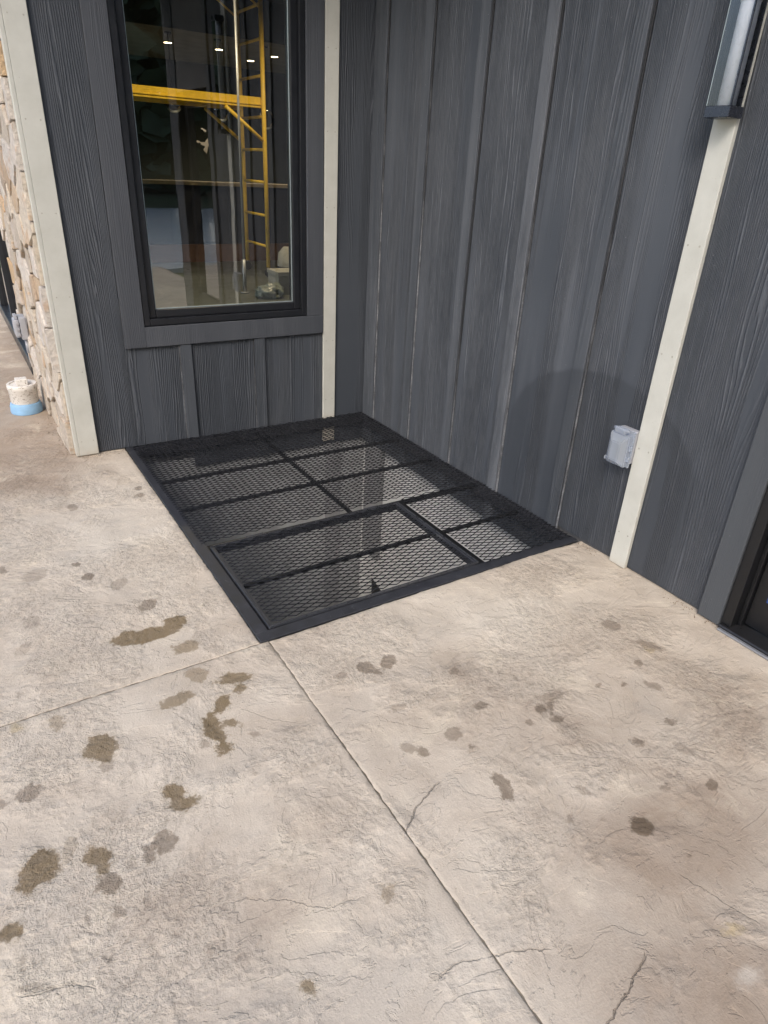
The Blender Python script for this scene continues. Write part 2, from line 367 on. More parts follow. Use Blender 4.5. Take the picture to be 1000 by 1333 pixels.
STAINS=[(-2.047,-1.889,8.74,-1.12,-3.05,-22.87,0.07,0,1),
(-1.931,-1.87,23.5,-2.12,2.35,-20.21,0.046,0,1),
(-2.104,-1.868,18.51,-2.68,-5.12,-25.58,0.045,0,1),
(-1.943,-2.027,20.23,-2.89,-1.93,-31.47,0.039,0,0.7),
(-1.952,-2.189,26.17,-8.31,-11.08,-20.01,0.04,0,0.55),
(-2.048,-2.287,18.73,-1.27,0.95,-33.96,0.04,0,0.75),
(-1.843,-2.272,15.5,-4.31,-10.34,-34.17,0.042,0,0.9),
(-1.845,-2.328,41.92,-0.93,12.11,-44.71,0.023,0,0.9),
(-1.92,-2.37,38.03,-13.62,-11.27,-20.66,0.033,0,1),
(-1.986,-2.45,35.02,-7.27,-4.96,-17.84,0.039,0,1),
(-1.929,-2.467,35.58,-19.06,-43.2,-48.28,0.02,0,0.9),
(-1.982,-2.557,36.25,-3.24,-1.29,-35.6,0.028,0,1),
(-1.974,-2.501,36.46,-12.91,-18.99,-34.94,0.026,0,0.95),
(-2.303,-2.377,21.54,-1.66,-4.97,-18.85,0.049,0,0.95),
(-2.163,-2.642,26.49,-17.07,-30.61,-24.72,0.029,0,1),
(-2.139,-2.697,39.14,-0.91,-3.64,-46.43,0.023,0,0.95),
(-2.164,-2.683,52.14,-14.71,-25.4,-44.12,0.019,0,0.9),
(-2.514,-2.703,20.22,6.02,6.45,-19.35,0.048,0,1),
(-2.542,-2.724,31.3,16.39,18.88,-21.86,0.032,0,1),
(-2.385,-2.741,23.97,-0.46,-10.6,-38.26,0.033,0,0.95),
(-2.377,-2.777,65.07,11.99,6.85,-51.37,0.017,0,0.9),
(-2.599,-2.839,49.12,14.04,6.02,-39.1,0.022,0,1),
(-2.057,-3.29,61.02,-27.56,-29.53,-51.18,0.016,0,0.85),
(-2.406,-2.205,45.11,-6.54,-15.04,-26.81,0.028,0,0.5),
(-2.443,-2.683,57.71,-23.22,-15.92,-16.58,0.027,0,0.35),
(-1.788,-3.204,44.47,-28.03,-18.37,-31.9,0.023,0,0.5),
(-2.51,-2.448,27.44,3.26,-0.47,-33.95,0.033,1,0.8),
(-2.58,-2.443,91.13,-7.19,-28.78,-50.36,0.014,1,0.8),
(-2.224,-2.783,29.9,-1.9,-6.64,-31.32,0.032,1,0.9),
(-2.271,-2.804,55.96,-14.73,-17.67,-30.44,0.023,1,0.95),
(-2.375,-2.832,33.55,2.13,-3.19,-31.95,0.031,1,1),
(-2.315,-2.794,52.06,-12.11,-23.0,-41.16,0.02,1,0.4),
(-2.299,-2.456,50.0,1.16,0.0,-46.51,0.021,1,0.6),
(-1.878,-2.548,65.36,-26.14,-30.5,-54.47,0.015,1,0.6),
(-2.028,-2.517,67.42,-22.47,-31.46,-56.18,0.015,1,0.6),
(-1.512,-2.448,46.08,-25.23,-20.84,-36.2,0.021,1,0.5),
(-1.942,-2.693,106.06,-45.45,-45.45,-75.76,0.01,1,0.5),
(-1.409,-2.449,20.6,-15.67,-24.18,-25.08,0.033,1,0.85),
(-1.325,-2.457,27.03,-8.86,0.0,-32.79,0.034,1,0.9),
(-1.393,-2.482,30.16,-21.02,-29.25,-40.22,0.023,1,0.85),
(-1.318,-3.085,14.92,-42.12,-39.49,-6.14,0.024,1,0.95),
(-1.332,-3.121,33.16,-38.46,-35.81,-38.46,0.019,1,1),
(-1.321,-3.067,47.77,-41.4,-25.48,-44.59,0.018,1,0.95),
(-1.169,-2.802,34.63,-24.53,-25.97,-64.94,0.019,1,0.8),
(-1.332,-2.857,32.86,-24.47,-16.78,-30.06,0.027,1,0.65),
(-1.455,-2.871,43.6,-29.54,-26.72,-46.41,0.019,1,0.9),
(-1.484,-2.837,31.46,-28.09,-35.96,-39.33,0.021,1,0.6),
(-1.315,-2.932,47.71,-36.26,-32.44,-55.34,0.016,1,0.75),
(-1.141,-2.615,56.17,-42.55,-23.83,-42.55,0.017,1,0.6),
(-1.416,-2.674,28.96,-11.76,-9.05,-58.82,0.024,1,0.45),
(-1.001,-2.916,35.48,-34.37,-22.17,-41.02,0.021,1,0.95),
(-0.961,-2.922,75.29,-57.28,-9.82,-36.01,0.017,1,0.9),
(-0.979,-2.977,30.81,-32.04,-28.34,-50.52,0.02,1,0.9),
(-0.913,-2.885,16.41,-10.58,-10.58,-57.69,0.031,1,0.5),
(-1.078,-2.942,58.0,-55.68,-30.16,-51.04,0.015,1,0.8),
(-0.406,-2.707,16.72,-23.15,-21.86,-21.01,0.034,1,0.7),
(-0.377,-2.866,10.26,-17.47,-30.77,-21.65,0.036,1,0.7),
(-0.647,-2.97,39.93,-47.19,-30.85,-54.45,0.017,1,0.9),
(-0.721,-2.924,50.6,-56.55,-38.69,-74.4,0.013,1,0.8),
(-0.502,-2.916,56.07,-68.54,-37.38,-65.42,0.013,1,0.8),
(-0.556,-3.024,14.93,-29.85,-49.44,-26.12,0.023,1,0.6),
(-0.652,-3.175,31.34,-52.89,-45.05,-48.97,0.016,1,0.9),
(-0.819,-3.177,26.05,-41.12,-39.75,-42.49,0.019,1,0.8),
(-0.718,-3.27,8.97,-24.16,-49.71,-20.02,0.027,1,0.4),
(-0.765,-3.401,32.26,-64.52,-43.01,-47.31,0.015,1,0.9),
(-0.769,-3.422,88.71,-120.97,-56.45,-104.84,0.008,1,0.9),
(-1.231,-3.273,47.95,-50.23,-34.25,-59.36,0.015,1,0.6),
(-1.037,-3.517,63.83,-85.11,-53.19,-95.74,0.01,1,0.7),
(-0.341,-3.156,54.79,-82.19,-30.14,-54.79,0.014,1,0.6),
(-1.129,-3.22,18.87,-35.04,-56.6,-37.74,0.019,1,0.5),
(-0.897,-3.339,47.92,-60.7,-44.73,-76.68,0.013,1,0.6),
(-2.161,-1.382,48.11,-5.47,-5.47,-44.83,0.021,1,1),
(-2.186,-1.265,53.53,-4.87,-6.49,-60.02,0.018,1,1),
(-2.352,-1.275,19.25,-0.19,1.48,-19.25,0.052,1,0.45),
(-2.057,-1.496,26.68,1.32,13.17,-24.04,0.039,1,0.5),
(-1.997,-1.703,27.26,1.12,12.32,-26.89,0.037,1,0.8),
(-2.104,-0.67,39.92,-3.88,-0.55,-27.72,0.03,1,0.7),
(-1.757,-0.586,49.79,-8.44,-0.84,-33.76,0.024,1,0.8),
(-1.773,-0.685,36.54,-7.69,-8.33,-33.33,0.028,1,0.8),
(-2.406,-1.615,31.8,-3.88,-12.41,-22.88,0.036,1,0.4),
(-2.45,-1.772,33.48,5.48,17.65,-33.48,0.029,1,0.4),
(-2.488,-2.015,62.88,-6.69,-22.74,-40.13,0.019,1,0.5),
(-2.463,-1.169,68.15,-6.55,-18.35,-36.7,0.02,1,0.7),
(-2.371,-2.91,91.35,-24.04,-52.88,-91.35,0.01,1,0.7),
(-2.311,-2.929,95.83,-25.0,-45.83,-75.0,0.011,1,0.5),
(-2.438,-2.902,112.8,-21.69,-39.05,-69.41,0.011,1,0.4),
(-2.574,-2.922,110.99,-11.33,-22.65,-38.51,0.015,1,0.5),
(-2.22,-3.103,112.09,-35.4,-53.1,-88.5,0.009,1,0.5),
(-2.56,-2.994,28.57,0.0,-47.62,-111.11,0.018,1,0.5),
(-1.073,-3.389,10.82,-27.29,-28.7,-14.58,0.033,2,1),
(-2.514,-2.163,49.72,5.52,2.76,-55.25,0.019,3,0.7),
(-1.117,-3.695,23.12,-34.68,-39.02,-66.47,0.019,3,0.6),
(-1.188,-3.775,25.58,-39.64,-30.69,-52.43,0.02,4,0.8),
(-0.397,-2.882,23.79,-45.59,-69.38,-33.7,0.016,3,0.6)]
CRACKS= [[(-1.468, -2.984), (-1.521, -3.001), (-1.567, -3.02), (-1.591, -3.027), (-1.627, -3.058), (-1.66, -3.08)], [(-1.525, -3.504), (-1.575, -3.479), (-1.617, -3.46), (-1.672, -3.442)], [(-1.677, -3.44), (-1.73, -3.416), (-1.756, -3.415), (-1.779, -3.417), (-1.8, -3.423)], [(-1.342, -3.623), (-1.364, -3.634), (-1.409, -3.642), (-1.433, -3.655), (-1.489, -3.666), (-1.535, -3.679), (-1.571, -3.685)], [(-2.143, -3.021), (-2.098, -3.031), (-2.052, -3.066), (-2.01, -3.086), (-1.975, -3.122), (-1.931, -3.157), (-1.88, -3.162), (-1.834, -3.177)], [(-0.897, -3.205), (-0.835, -3.244), (-0.773, -3.282), (-0.73, -3.348)], [(-1.105, -3.529), (-1.092, -3.577), (-1.081, -3.603), (-1.058, -3.673), (-1.035, -3.73)], [(-1.882, -2.411), (-1.814, -2.508), (-1.727, -2.583)], [(-2.599, -2.995), (-2.541, -3.012), (-2.497, -3.021), (-2.442, -3.062)], [(-2.278, -2.909), (-2.237, -2.898), (-2.191, -2.84)], [(-2.252, -1.898), (-2.185, -1.755), (-2.131, -1.701)]]
TONES= [(-0.978, -3.484, 2.44, -3.42, -2.61, -4.54, 1.7), (-1.26, -3.784, 2.32, -3.57, -3.45, -5.87, 2.2), (-0.418, -3.265, 2.48, -3.9, -2.24, -4.03, 0.8), (-1.097, -2.966, 2.69, -2.51, -2.91, -5.22, 0.5), (-1.293, -3.382, 3.13, -3.35, -2.83, -4.9, 0.35), (-1.903, -2.927, 6.25, -2.95, -4.21, -7.36, 0.55), (-2.03, -3.129, 7.15, -3.26, -4.57, -7.82, 0.8), (-1.162, -2.682, 4.87, -3.78, -2.71, -4.94, 0.5), (-2.276, 0.393, 2.79, -0.27, -0.65, -1.39, 2.6), (-2.159, -0.453, 4.47, -0.64, -1.56, -3.18, 0.6), (-2.19, 2.139, 3.0, -0.26, -0.26, -0.64, 2.2), (-2.343, -2.915, 8.02, -1.85, -6.75, -11.6, 0.5), (-2.288, -3.161, 9.99, -3.02, -8.39, -14.27, 0.4), (-0.572, -2.863, 1.96, -2.27, -2.17, -3.99, 0.5), (-2.388, -1.872, 6.73, -0.9, -2.9, -5.32, 0.5), (-2.018, -0.907, 2.17, -0.43, -0.94, -1.85, -0.9), (-2.323, -2.085, 3.48, -0.59, -2.17, -3.95, -0.4), (-2.039, -2.766, 4.08, -1.5, -3.94, -6.92, -0.6), (-1.507, -3.259, 5.42, -4.58, -3.26, -5.65, -0.6), (-1.76, -3.398, 5.1, -3.74, -5.03, -8.65, -0.5), (-0.853, -2.385, 1.91, -1.54, -1.99, -3.71, -0.9), (-2.26, -3.066, 6.29, -1.91, -4.94, -8.45, -0.3)]

# ================================================================== GROUND
HX0, HX1, HY0, HY1 = -1.692, 0.0, -2.142, 0.0           # opening under the grate
def sheet_with_hole(name, xs, ys, z, mat, skip):
    v, f = [], []
    for y in ys:
        for x in xs: v.append((x, y, z))
    n = len(xs)
    for j in range(len(ys) - 1):
        for i in range(n - 1):
            if (i, j) not in skip: f.append((j * n + i, j * n + i + 1, (j + 1) * n + i + 1, (j + 1) * n + i))
    return mesh(name, v, f, mat)
struct(sheet_with_hole('ground', [-900, HX0 - .16, HX1 + .2, 900], [-900, HY0 - .16, HY1 + .2, 900], -.14, 'grass', {(1, 1)}))
struct(box('pool_water', (-9, -23, -.137), (14, -7.7, -.06), 'pool', bev=0))

import numpy as np
STAIN = np.array(STAINS)
def seg_dist(px, py, a, b):
    ax, ay = a; bx, by = b; dx, dy = bx - ax, by - ay; L2 = dx * dx + dy * dy
    t = np.clip(((px - ax) * dx + (py - ay) * dy) / L2, 0, 1)
    ex, ey = px - ax - t * dx, py - ay - t * dy
    return np.hypot(ex, ey), np.sign(dx * (py - ay) - dy * (px - ax)), t
def axis(a, b, fa, fb, fine, coarse):
    """coordinates from a to b, fine between fa and fb, with two close rows at each end for the rounded arris"""
    out = [a, a + .004]; x = a + .012
    while x < b - .012:
        out.append(x); x += fine if fa <= x <= fb else coarse
    return out + [b - .004, b]
patio = bpy.data.objects.new('patio', None); col.objects.link(patio); struct(patio)
def slab(x0, x1, y0, y1, fx, fy, seed):
    xs, ys = axis(x0, x1, fx[0], fx[1], .0125, .12), axis(y0, y1, fy[0], fy[1], .0125, .12)
    nx, ny = len(xs), len(ys); V = []
    for j, y in enumerate(ys):
        for i, x in enumerate(xs):
            e = min(i, nx - 1 - i, j, ny - 1 - j)
            z = .0055 * noise.fractal(Vector((x * 2.1, y * 2.1, 3.3)), .8, 2.1, 5) + .0022 * noise.noise(Vector((x * 9, y * 9, 8)))
            z = z - .001
            if e == 0: z -= .0028
            elif e == 1: z -= .0004
            jx = jy = 0
            if i in (0, nx - 1): jx = .0050 * noise.noise(Vector((y * 38, seed, 1))) + .0015 * noise.noise(Vector((y * 9, seed, 2)))
            if j in (0, ny - 1): jy = .0050 * noise.noise(Vector((x * 38, seed, 3))) + .0015 * noise.noise(Vector((x * 9, seed, 4)))
            V.append((x + jx, y + jy, z))
    F = [(j * nx + i, j * nx + i + 1, (j + 1) * nx + i + 1, (j + 1) * nx + i) for j in range(ny - 1) for i in range(nx - 1)]
    ring = [i for i in range(nx)] + [j * nx + nx - 1 for j in range(1, ny)] + [(ny - 1) * nx + i for i in range(nx - 2, -1, -1)] + [j * nx for j in range(ny - 2, 0, -1)]
    base = len(V)
    for r in ring: V.append((V[r][0], V[r][1], -.13))
    m = len(ring)
    for q in range(m): F.append((ring[q], base + q, base + (q + 1) % m, ring[(q + 1) % m]))
    o = mesh('concrete_slab', V, F, 'concrete', patio)
    nq = (nx - 1) * (ny - 1)
    o.data.polygons.foreach_set('use_smooth', [True] * nq + [False] * (len(F) - nq))
    o.data.materials.append(M['joint']); o.data.polygons.foreach_set('material_index', [0] * nq + [1] * (len(F) - nq))
    A = np.array(V); px, py = A[:, 0], A[:, 1]
    sd = np.full((5, len(V)), -.2); kk = np.zeros((5, len(V)))
    for s in STAIN:
        dx, dy = px - s[0], py - s[1]
        r = np.hypot(s[2] * dx + s[3] * dy, s[4] * dx + s[5] * dy); d_ = np.clip((1 - r) * s[6] * 1.05, -.2, .2); t = int(s[7])
        up = d_ > sd[t]; kk[t][up] = s[8]; sd[t][up] = d_[up]
    best = np.full(len(V), 9.); sg = np.ones(len(V)); km = np.zeros(len(V))
    for c, ck in zip(CRACKS, (.85, .4, .4, .9, .2, .2, .25, .12, .3, .15, .1)):
        bb = np.full(len(V), 9.); bs = np.ones(len(V)); bt = np.zeros(len(V)); n = len(c) - 1
        for q in range(n):
            d_, s_, t_ = seg_dist(px, py, c[q], c[q + 1]); up = d_ < bb
            bb[up] = d_[up]; bs[up] = s_[up]; bt[up] = ((q + t_) / n)[up]
        up = bb < best; best[up] = bb[up]; sg[up] = bs[up]
        fade = np.clip(np.minimum(bt, 1 - bt) * 8, 0, 1) * np.clip(1 - (bb - .018) / .012, 0, 1); km[up] = fade[up] * ck
    tone = np.zeros(len(V))
    for t in TONES:
        dx, dy = px - t[0], py - t[1]; q = (t[2] * dx + t[3] * dy) ** 2 + (t[4] * dx + t[5] * dy) ** 2; tone += t[6] * np.exp(-q)
    for nm, arr in (('tone', tone), ('sd_mud', sd[0]), ('k_mud', kk[0]), ('sd_damp', sd[1]), ('k_damp', kk[1]), ('sd_dark', sd[2]), ('sd_yellow', sd[3]), ('sd_white', sd[4]), ('crack', best * sg), ('crack_k', km)):
        at = o.data.attributes.new(nm, 'FLOAT', 'POINT'); at.data.foreach_set('value', arr.astype(np.float32))
    return o
XJ, YJ, G2 = -1.6565, -2.136, .0017
slab(XJ + G2, .62, -7.6, HY0, (-1.8, .02), (-4.2, HY0), 1)
slab(-6.5, XJ - G2, -7.6, YJ - G2, (-3.0, -1.6), (-4.2, -2), 2)
slab(-6.5, HX0, YJ + G2, 8.0, (-3.2, -1.6), (-2.2, 2.2), 3)
box('joint_filler', (XJ - .008, -7.6, -.06), (XJ + .008, HY0 - .02, -.006), 'joint', patio, 0)
box('joint_filler', (-6.5, YJ - .008, -.06), (XJ - .012, YJ + .008, -.006), 'joint', patio, 0)

# ================================================================== WINDOW WELL under the grate
well = thing('window_well', 'deep grey concrete window well below the black steel grate', 'window well', (-.85, -1.07, -1.8))
PB, PR, PZ = .022, .062, -1.9
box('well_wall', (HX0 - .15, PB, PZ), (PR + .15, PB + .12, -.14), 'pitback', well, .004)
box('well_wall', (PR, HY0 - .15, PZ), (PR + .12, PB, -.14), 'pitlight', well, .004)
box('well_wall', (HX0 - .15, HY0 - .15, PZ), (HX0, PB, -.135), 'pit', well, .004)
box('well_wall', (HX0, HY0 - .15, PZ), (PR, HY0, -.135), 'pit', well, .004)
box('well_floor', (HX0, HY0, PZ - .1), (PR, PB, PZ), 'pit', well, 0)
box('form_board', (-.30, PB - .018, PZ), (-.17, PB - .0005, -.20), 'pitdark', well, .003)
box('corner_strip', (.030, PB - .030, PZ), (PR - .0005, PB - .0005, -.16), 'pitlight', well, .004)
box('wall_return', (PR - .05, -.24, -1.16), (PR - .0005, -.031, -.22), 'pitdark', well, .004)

mesh('drain_gap', [(PR - .003, -.13, -1.40), (PR - .003, -.35, -1.46), (PR - .003, -.142, -1.60), (PR - .0008, -.13, -1.40), (PR - .0008, -.35, -1.46), (PR - .0008, -.142, -1.60)], [(0, 1, 2), (5, 4, 3), (0, 3, 4, 1), (1, 4, 5, 2), (2, 5, 3, 0)], 'rubber', well)

# ================================================================== FLOOR GRATE
grate = thing('floor_grate', 'black expanded metal floor grate with steel frame set in the corner of the patio', 'grate', (-.845, -1.07, 0))
ZT = .0045
def plate(x0, x1, y0, y1, par=grate, z1=ZT, z0=-.004, nm='frame_plate'): return box(nm, (x0, y0, z0), (x1, y1, z1), 'steel', par, .0015)
GX0, GX1, GY0, GY1 = HX0 + .002, -.006, HY0 + .002, -.003
plate(GX0, -1.637, GY0 + .055, GY1); plate(GX0, GX1, GY0, GY0 + .0545)
plate(-.036, GX1, GY0 + .055, GY1, z1=.0, z0=-.006); plate(-1.6365, -.0365, -.034, GY1, z1=.0, z0=-.006)
for a in ((-1.645, -1.637, -2.08, -.035), (-.044, -.036, -2.08, -.035)): box('frame_angle', (a[0], a[2], -.06), (a[1], a[3], -.0045), 'steel', grate, .001)
for a in ((-2.087, -2.079), (-.042, -.034)): box('frame_angle', (-1.637, a[0], -.06), (-.044, a[1], -.0045), 'steel', grate, .001)
def bar(x0, x1, y0, y1, par=grate, nm='cross_bar', zt=-.008, zb=-.026): return box(nm, (x0, y0, zb), (x1, y1, zt), 'barsteel', par, .002)
bar(-1.637, -.044, -.564, -.547); bar(-1.637, -.044, -.944, -.927); bar(-1.637, -.044, -1.378, -1.346); bar(-.5815, -.545, -2.079, -1.3785)
bar(-.5445, -.044, -1.744, -1.727); bar(-.862, -.846, -1.3455, -.9465); bar(-.862, -.846, -.9235, -.5665); bar(-.862, -.846, -.5435, -.042)
LW, SW = .068, .028
def expanded(name, rects, par, zc):
    V, F = [], []; hw, ht = .0019, .0013; ca, sa = math.cos(R(34)), math.sin(R(34))
    for (x0, x1, y0, y1) in rects:
        i0, i1 = 0, math.floor((x1 - x0) / (LW / 2)); k0, k1 = math.floor(y0 / SW), math.ceil(y1 / SW)
        for k_ in range(k0, k1 + 1):
            for sgn in (1, -1):
                run = []
                for i in list(range(i0, i1 + 1)) + [None]:
                    ok = False
                    if i is not None:
                        odd = i % 2
                        y = k_ * SW + sgn * (SW / 2 - .0021 if odd else .0021); x = x0 + i * LW / 2
                        z = zc + (.0016 if (odd == (sgn > 0)) else -.0016)
                        ok = y0 <= y <= y1
                    if ok: run.append((x, y, z))
                    if (not ok) and run:
                        if len(run) > 1:
                            b0 = len(V)
                            for (x, y, z) in run:
                                x += random.uniform(-.0006, .0006); y += random.uniform(-.0004, .0004)
                                for a, b in ((-hw, -ht), (hw, -ht), (hw, ht), (-hw, ht)): V.append((x, y + a * ca - b * sa, z + a * sa + b * ca))
                            for q in range(len(run) - 1):
                                s = b0 + q * 4
                                for e in range(4): F.append((s + e, s + (e + 1) % 4, s + 4 + (e + 1) % 4, s + 4 + e))
                            F.append((b0 + 3, b0 + 2, b0 + 1, b0)); t = b0 + (len(run) - 1) * 4; F.append((t, t + 1, t + 2, t + 3))
                        run = []
    return mesh(name, V, F, 'mesh', par)
expanded('expanded_metal_sheet', [(-1.655, -.012, -1.352, -.008), (-.558, -.012, -2.098, -1.352)], grate, .0085)
hatch = thing('hatch', '', '', (-1.1, -1.73, 0)); del hatch['label'], hatch['category']
hatch.parent = grate; hatch.location = Vector((-1.1, -1.73, 0)) - grate.location
hatch['label'] = 'lift-up access hatch in the front left of the grate'
A0, A1, B0, B1 = -1.628, -.589, -2.078, -1.3845
for a in ((A0, A0 + .018, B0, B1), (A1 - .018, A1, B0, B1)): box('hatch_frame', (a[0], a[2], -.032), (a[1], a[3], .006), 'steel', hatch, .002)
for a in ((A0 + .0185, A1 - .0185, B0, B0 + .018), (A0 + .0185, A1 - .0185, B1 - .016, B1)): box('hatch_frame', (a[0], a[2], -.032), (a[1], a[3], .006), 'steel', hatch, .002)
for y in (B0 + .001, B1 - .006): box('hatch_lip', (A0 + .002, y, .0062), (A1 - .002, y + .004, .0112), 'lip', hatch, .001)
box('hatch_lip', (A1 - .007, B0 + .0065, .0062), (A1 - .002, B1 - .007, .0112), 'lip', hatch, .001)
bar(A0 + .031, A1 - .031, -1.740, -1.723, hatch, 'hatch_bar', -.008, -.026)
for x in (-1.45, -.80): box('hinge', (x, B1 - .002, .004), (x + .09, B1 + .010, .0125), 'steel', hatch, .003)
expanded('hatch_mesh', [(A0 + .022, A1 - .014, B0 + .014, B1 - .012)], hatch, .0098)

# ================================================================== BACK WALL with the window
WT = 3.3
back = thing('siding_wall', 'dark charcoal board and batten wall holding the tall black window', 'wall', (-.97, 0, 0))
def panel(x0, x1, z0, z1, dust=.5, par=back): return box('siding_panel', (x0, 0.0, z0), (x1, .012, z1), 'siding', par, .0008, dust=dust)
panel(-1.846, -1.6175, .004, WT, .45); panel(-1.6165, -1.2685, .004, .66, .55); panel(-1.2675, -.7925, -.20, .66, .55); panel(-.7915, -.3405, -.20, .66, .7)
panel(-1.6165, -.3405, 2.95, WT, .4); panel(-.3395, .012, -.20, WT, .35)
for lo, hi in (((-1.95, .0125, 0), (-1.50, .16, WT)), ((-.46, .0125, -.13), (6, .16, WT)), ((-1.4995, .0125, -.13), (-.4605, .16, .72)), ((-1.4995, .0125, 2.88), (-.4605, .16, WT))):
    box('wall_core', lo, hi, 'core', back, 0)
for x in (-1.302, -.828): box('batten', (x, -.017, -.20 if x > -1 else .006), (x + .068, -.0005, .6055), 'batten', back, .0025, 2, .8)
for x in (-1.302, -.828): box('shade_dust_bead', (x - .006, -.006, .008), (x - .0004, -.0005, .6055), 'shade_dust', back, .002)
# casing boards round the window
box('window_casing', (-1.6165, -.021, .607), (-1.4965, -.0005, WT), 'casing', back, .003, 2, .55)
box('window_casing', (-.4565, -.021, .7225), (-.3435, -.0005, WT), 'casing', back, .003, 2, .5)
box('window_casing', (-1.496, -.0225, .607), (-.3435, -.0005, .722), 'casing', back, .003, 2, .75)
box('window_casing', (-1.496, -.0215, 2.882), (-.457, -.0005, 3.0), 'casing', back, .003, 2, .5)
box('cream_trim_board', (-.338, -.020, -.17), (-.2485, -.0005, WT), 'trim', back, .003, 2)
box('cream_corner_board', (-1.952, -.022, .003), (-1.8465, -.0005, WT), 'trim', back, .003, 2)
box('cream_corner_return', (-1.972, -.022, .003), (-1.9525, .028, WT), 'trim', back, .003, 2)
win = box('window', (-1.493, -.012, .7265), (-1.4585, .10, 2.878), 'frame', back, .004, 2)
win['label'] = 'tall black framed picture window'
X0, X1, Z0, Z1 = -1.493, -.4595, .7265, 2.878
box('window_frame', (X1 - .0345, -.012, Z0), (X1, .10, Z1), 'frame', win, .004, 2)
box('window_frame', (X0 + .035, -.012, Z0), (X1 - .035, .10, Z0 + .038), 'frame', win, .004, 2)
box('window_frame', (X0 + .035, -.012, Z1 - .035), (X1 - .035, .10, Z1), 'frame', win, .004, 2)
a0, a1, c0, c1 = X0 + .0352, X1 - .0352, Z0 + .0385, Z1 - .0355
for lo, hi in (((a0, .012, c0), (a0 + .043, .085, c1)), ((a1 - .043, .012, c0), (a1, .085, c1)), ((a0 + .0435, .012, c0), (a1 - .0435, .085, c0 + .045)), ((a0 + .0435, .012, c1 - .045), (a1 - .0435, .085, c1))):
    box('window_sash', lo, hi, 'frame', win, .006, 2)
g0, g1, h0, h1 = a0 + .0436, a1 - .0436, c0 + .0452, c1 - .0452
for lo, hi in (((g0, .030, h0), (g0 + .006, .05, h1)), ((g1 - .006, .030, h0), (g1, .05, h1)), ((g0 + .0062, .030, h0), (g1 - .0062, .05, h0 + .006))):
    box('glazing_spacer', lo, hi, 'spacer', win, .001)  # pale strips stand in for the reflection along the glass edge
mesh('window_pane', [(g0, .031, h0), (g1, .031, h0), (g1, .031, h1), (g0, .031, h1)], [(0, 1, 2, 3)], 'glass', win)

# ================================================================== RIGHT WALL
rw = thing('siding_wall', 'dusty charcoal board and batten wall beside the grate, carrying the wall lantern', 'wall', (0, -1.5, 0))
def rpanel(y0, y1, z0, z1, dust): return box('siding_panel', (0.0, y0, z0), (.012, y1, z1), 'siding', rw, .0008, dust=dust)
rb = [-.600, -1.055, -1.510, -1.985]
edges = [-.001] + [b + .035 for b in rb] + [-2.393, -2.87]
ds = [.85, .95, 1.0, 1.1, .95, .6]
for i in range(6): rpanel(edges[i + 1] + .0005, edges[i] - .0005, -.20 if i < 4 else .014, WT, ds[i])
for b, q in zip(rb, (1.1, 1.5, 2.3, 1.3)): box('batten', (-.017, b, -.20 if b > -2 else .006), (-.0005, b + .070, WT), 'batten', rw, .0025, 2, q)
for b in rb + [-.150]: box('shade_dust_bead', (-.0085, b - .0095, -.10 if b > -2 else .008), (-.0005, b - .0004, WT), 'shade_dust', rw, .002)  # strips coloured as batten gap shadow higher up, dust lower down
box('corner_board', (-.017, -.150, -.20), (-.0005, -.0225, WT), 'batten', rw, .0025, 2, 1.0)
box('cream_trim_board', (-.020, -2.4385, .006), (-.0005, -2.349, WT), 'trim', rw, .003, 2)
box('door_casing', (-.022, -2.9225, .006), (-.0005, -2.826, WT), 'doortrim', rw, .003, 2, .25)
box('wall_core', (.0125, -2.92, -.13), (.15, -.0005, WT), 'core', rw, 0)
box('wall_core', (.0125, -4.2, 0), (.15, -3.901, WT), 'core', rw, 0)
box('siding_panel', (0, -4.2, .006), (.012, -3.901, WT), 'siding', rw, .001, dust=.7)
box('wall_core', (.0125, -3.9, 2.2), (.15, -2.92, WT), 'core', rw, 0)
door = thing('black_door', 'black door in a black jamb at the right end of the siding wall', 'door', (.05, -3.4, 0))
box('door_jamb', (-.010, -2.966, .02), (.15, -2.923, 2.2), 'door', door, .003, 2)
box('door_stop', (.034, -2.982, .02), (.15, -2.9665, 2.2), 'door', door, .002)
box('door_jamb', (-.010, -3.9, .02), (.15, -3.857, 2.2), 'door', door, .003, 2)
box('door_stile', (.055, -3.09, .03), (.10, -2.984, 2.19), 'door', door, .003)
box('door_stile', (.055, -3.856, .03), (.10, -3.75, 2.19), 'door', door, .003)
box('bottom_rail', (.0555, -3.7495, .03), (.0995, -3.0905, .24), 'door', door, .003)
box('top_rail', (.0555, -3.7495, 2.06), (.0995, -3.0905, 2.19), 'door', door, .003)
box('door_pane', (.075, -3.75, .24), (.08, -3.09, 2.06), 'glass', door, 0)
box('blue_film_strip', (.0515, -3.075, .165), (.0545, -3.035, .215), 'bluefilm', door, .001)
th = box('threshold', (-.030, -3.9, .002), (.15, -2.925, .019), 'thresh', door, .004)
box('threshold_strip', (-.046, -3.9, .0005), (-.0305, -2.935, .010), 'alu', th, .002)
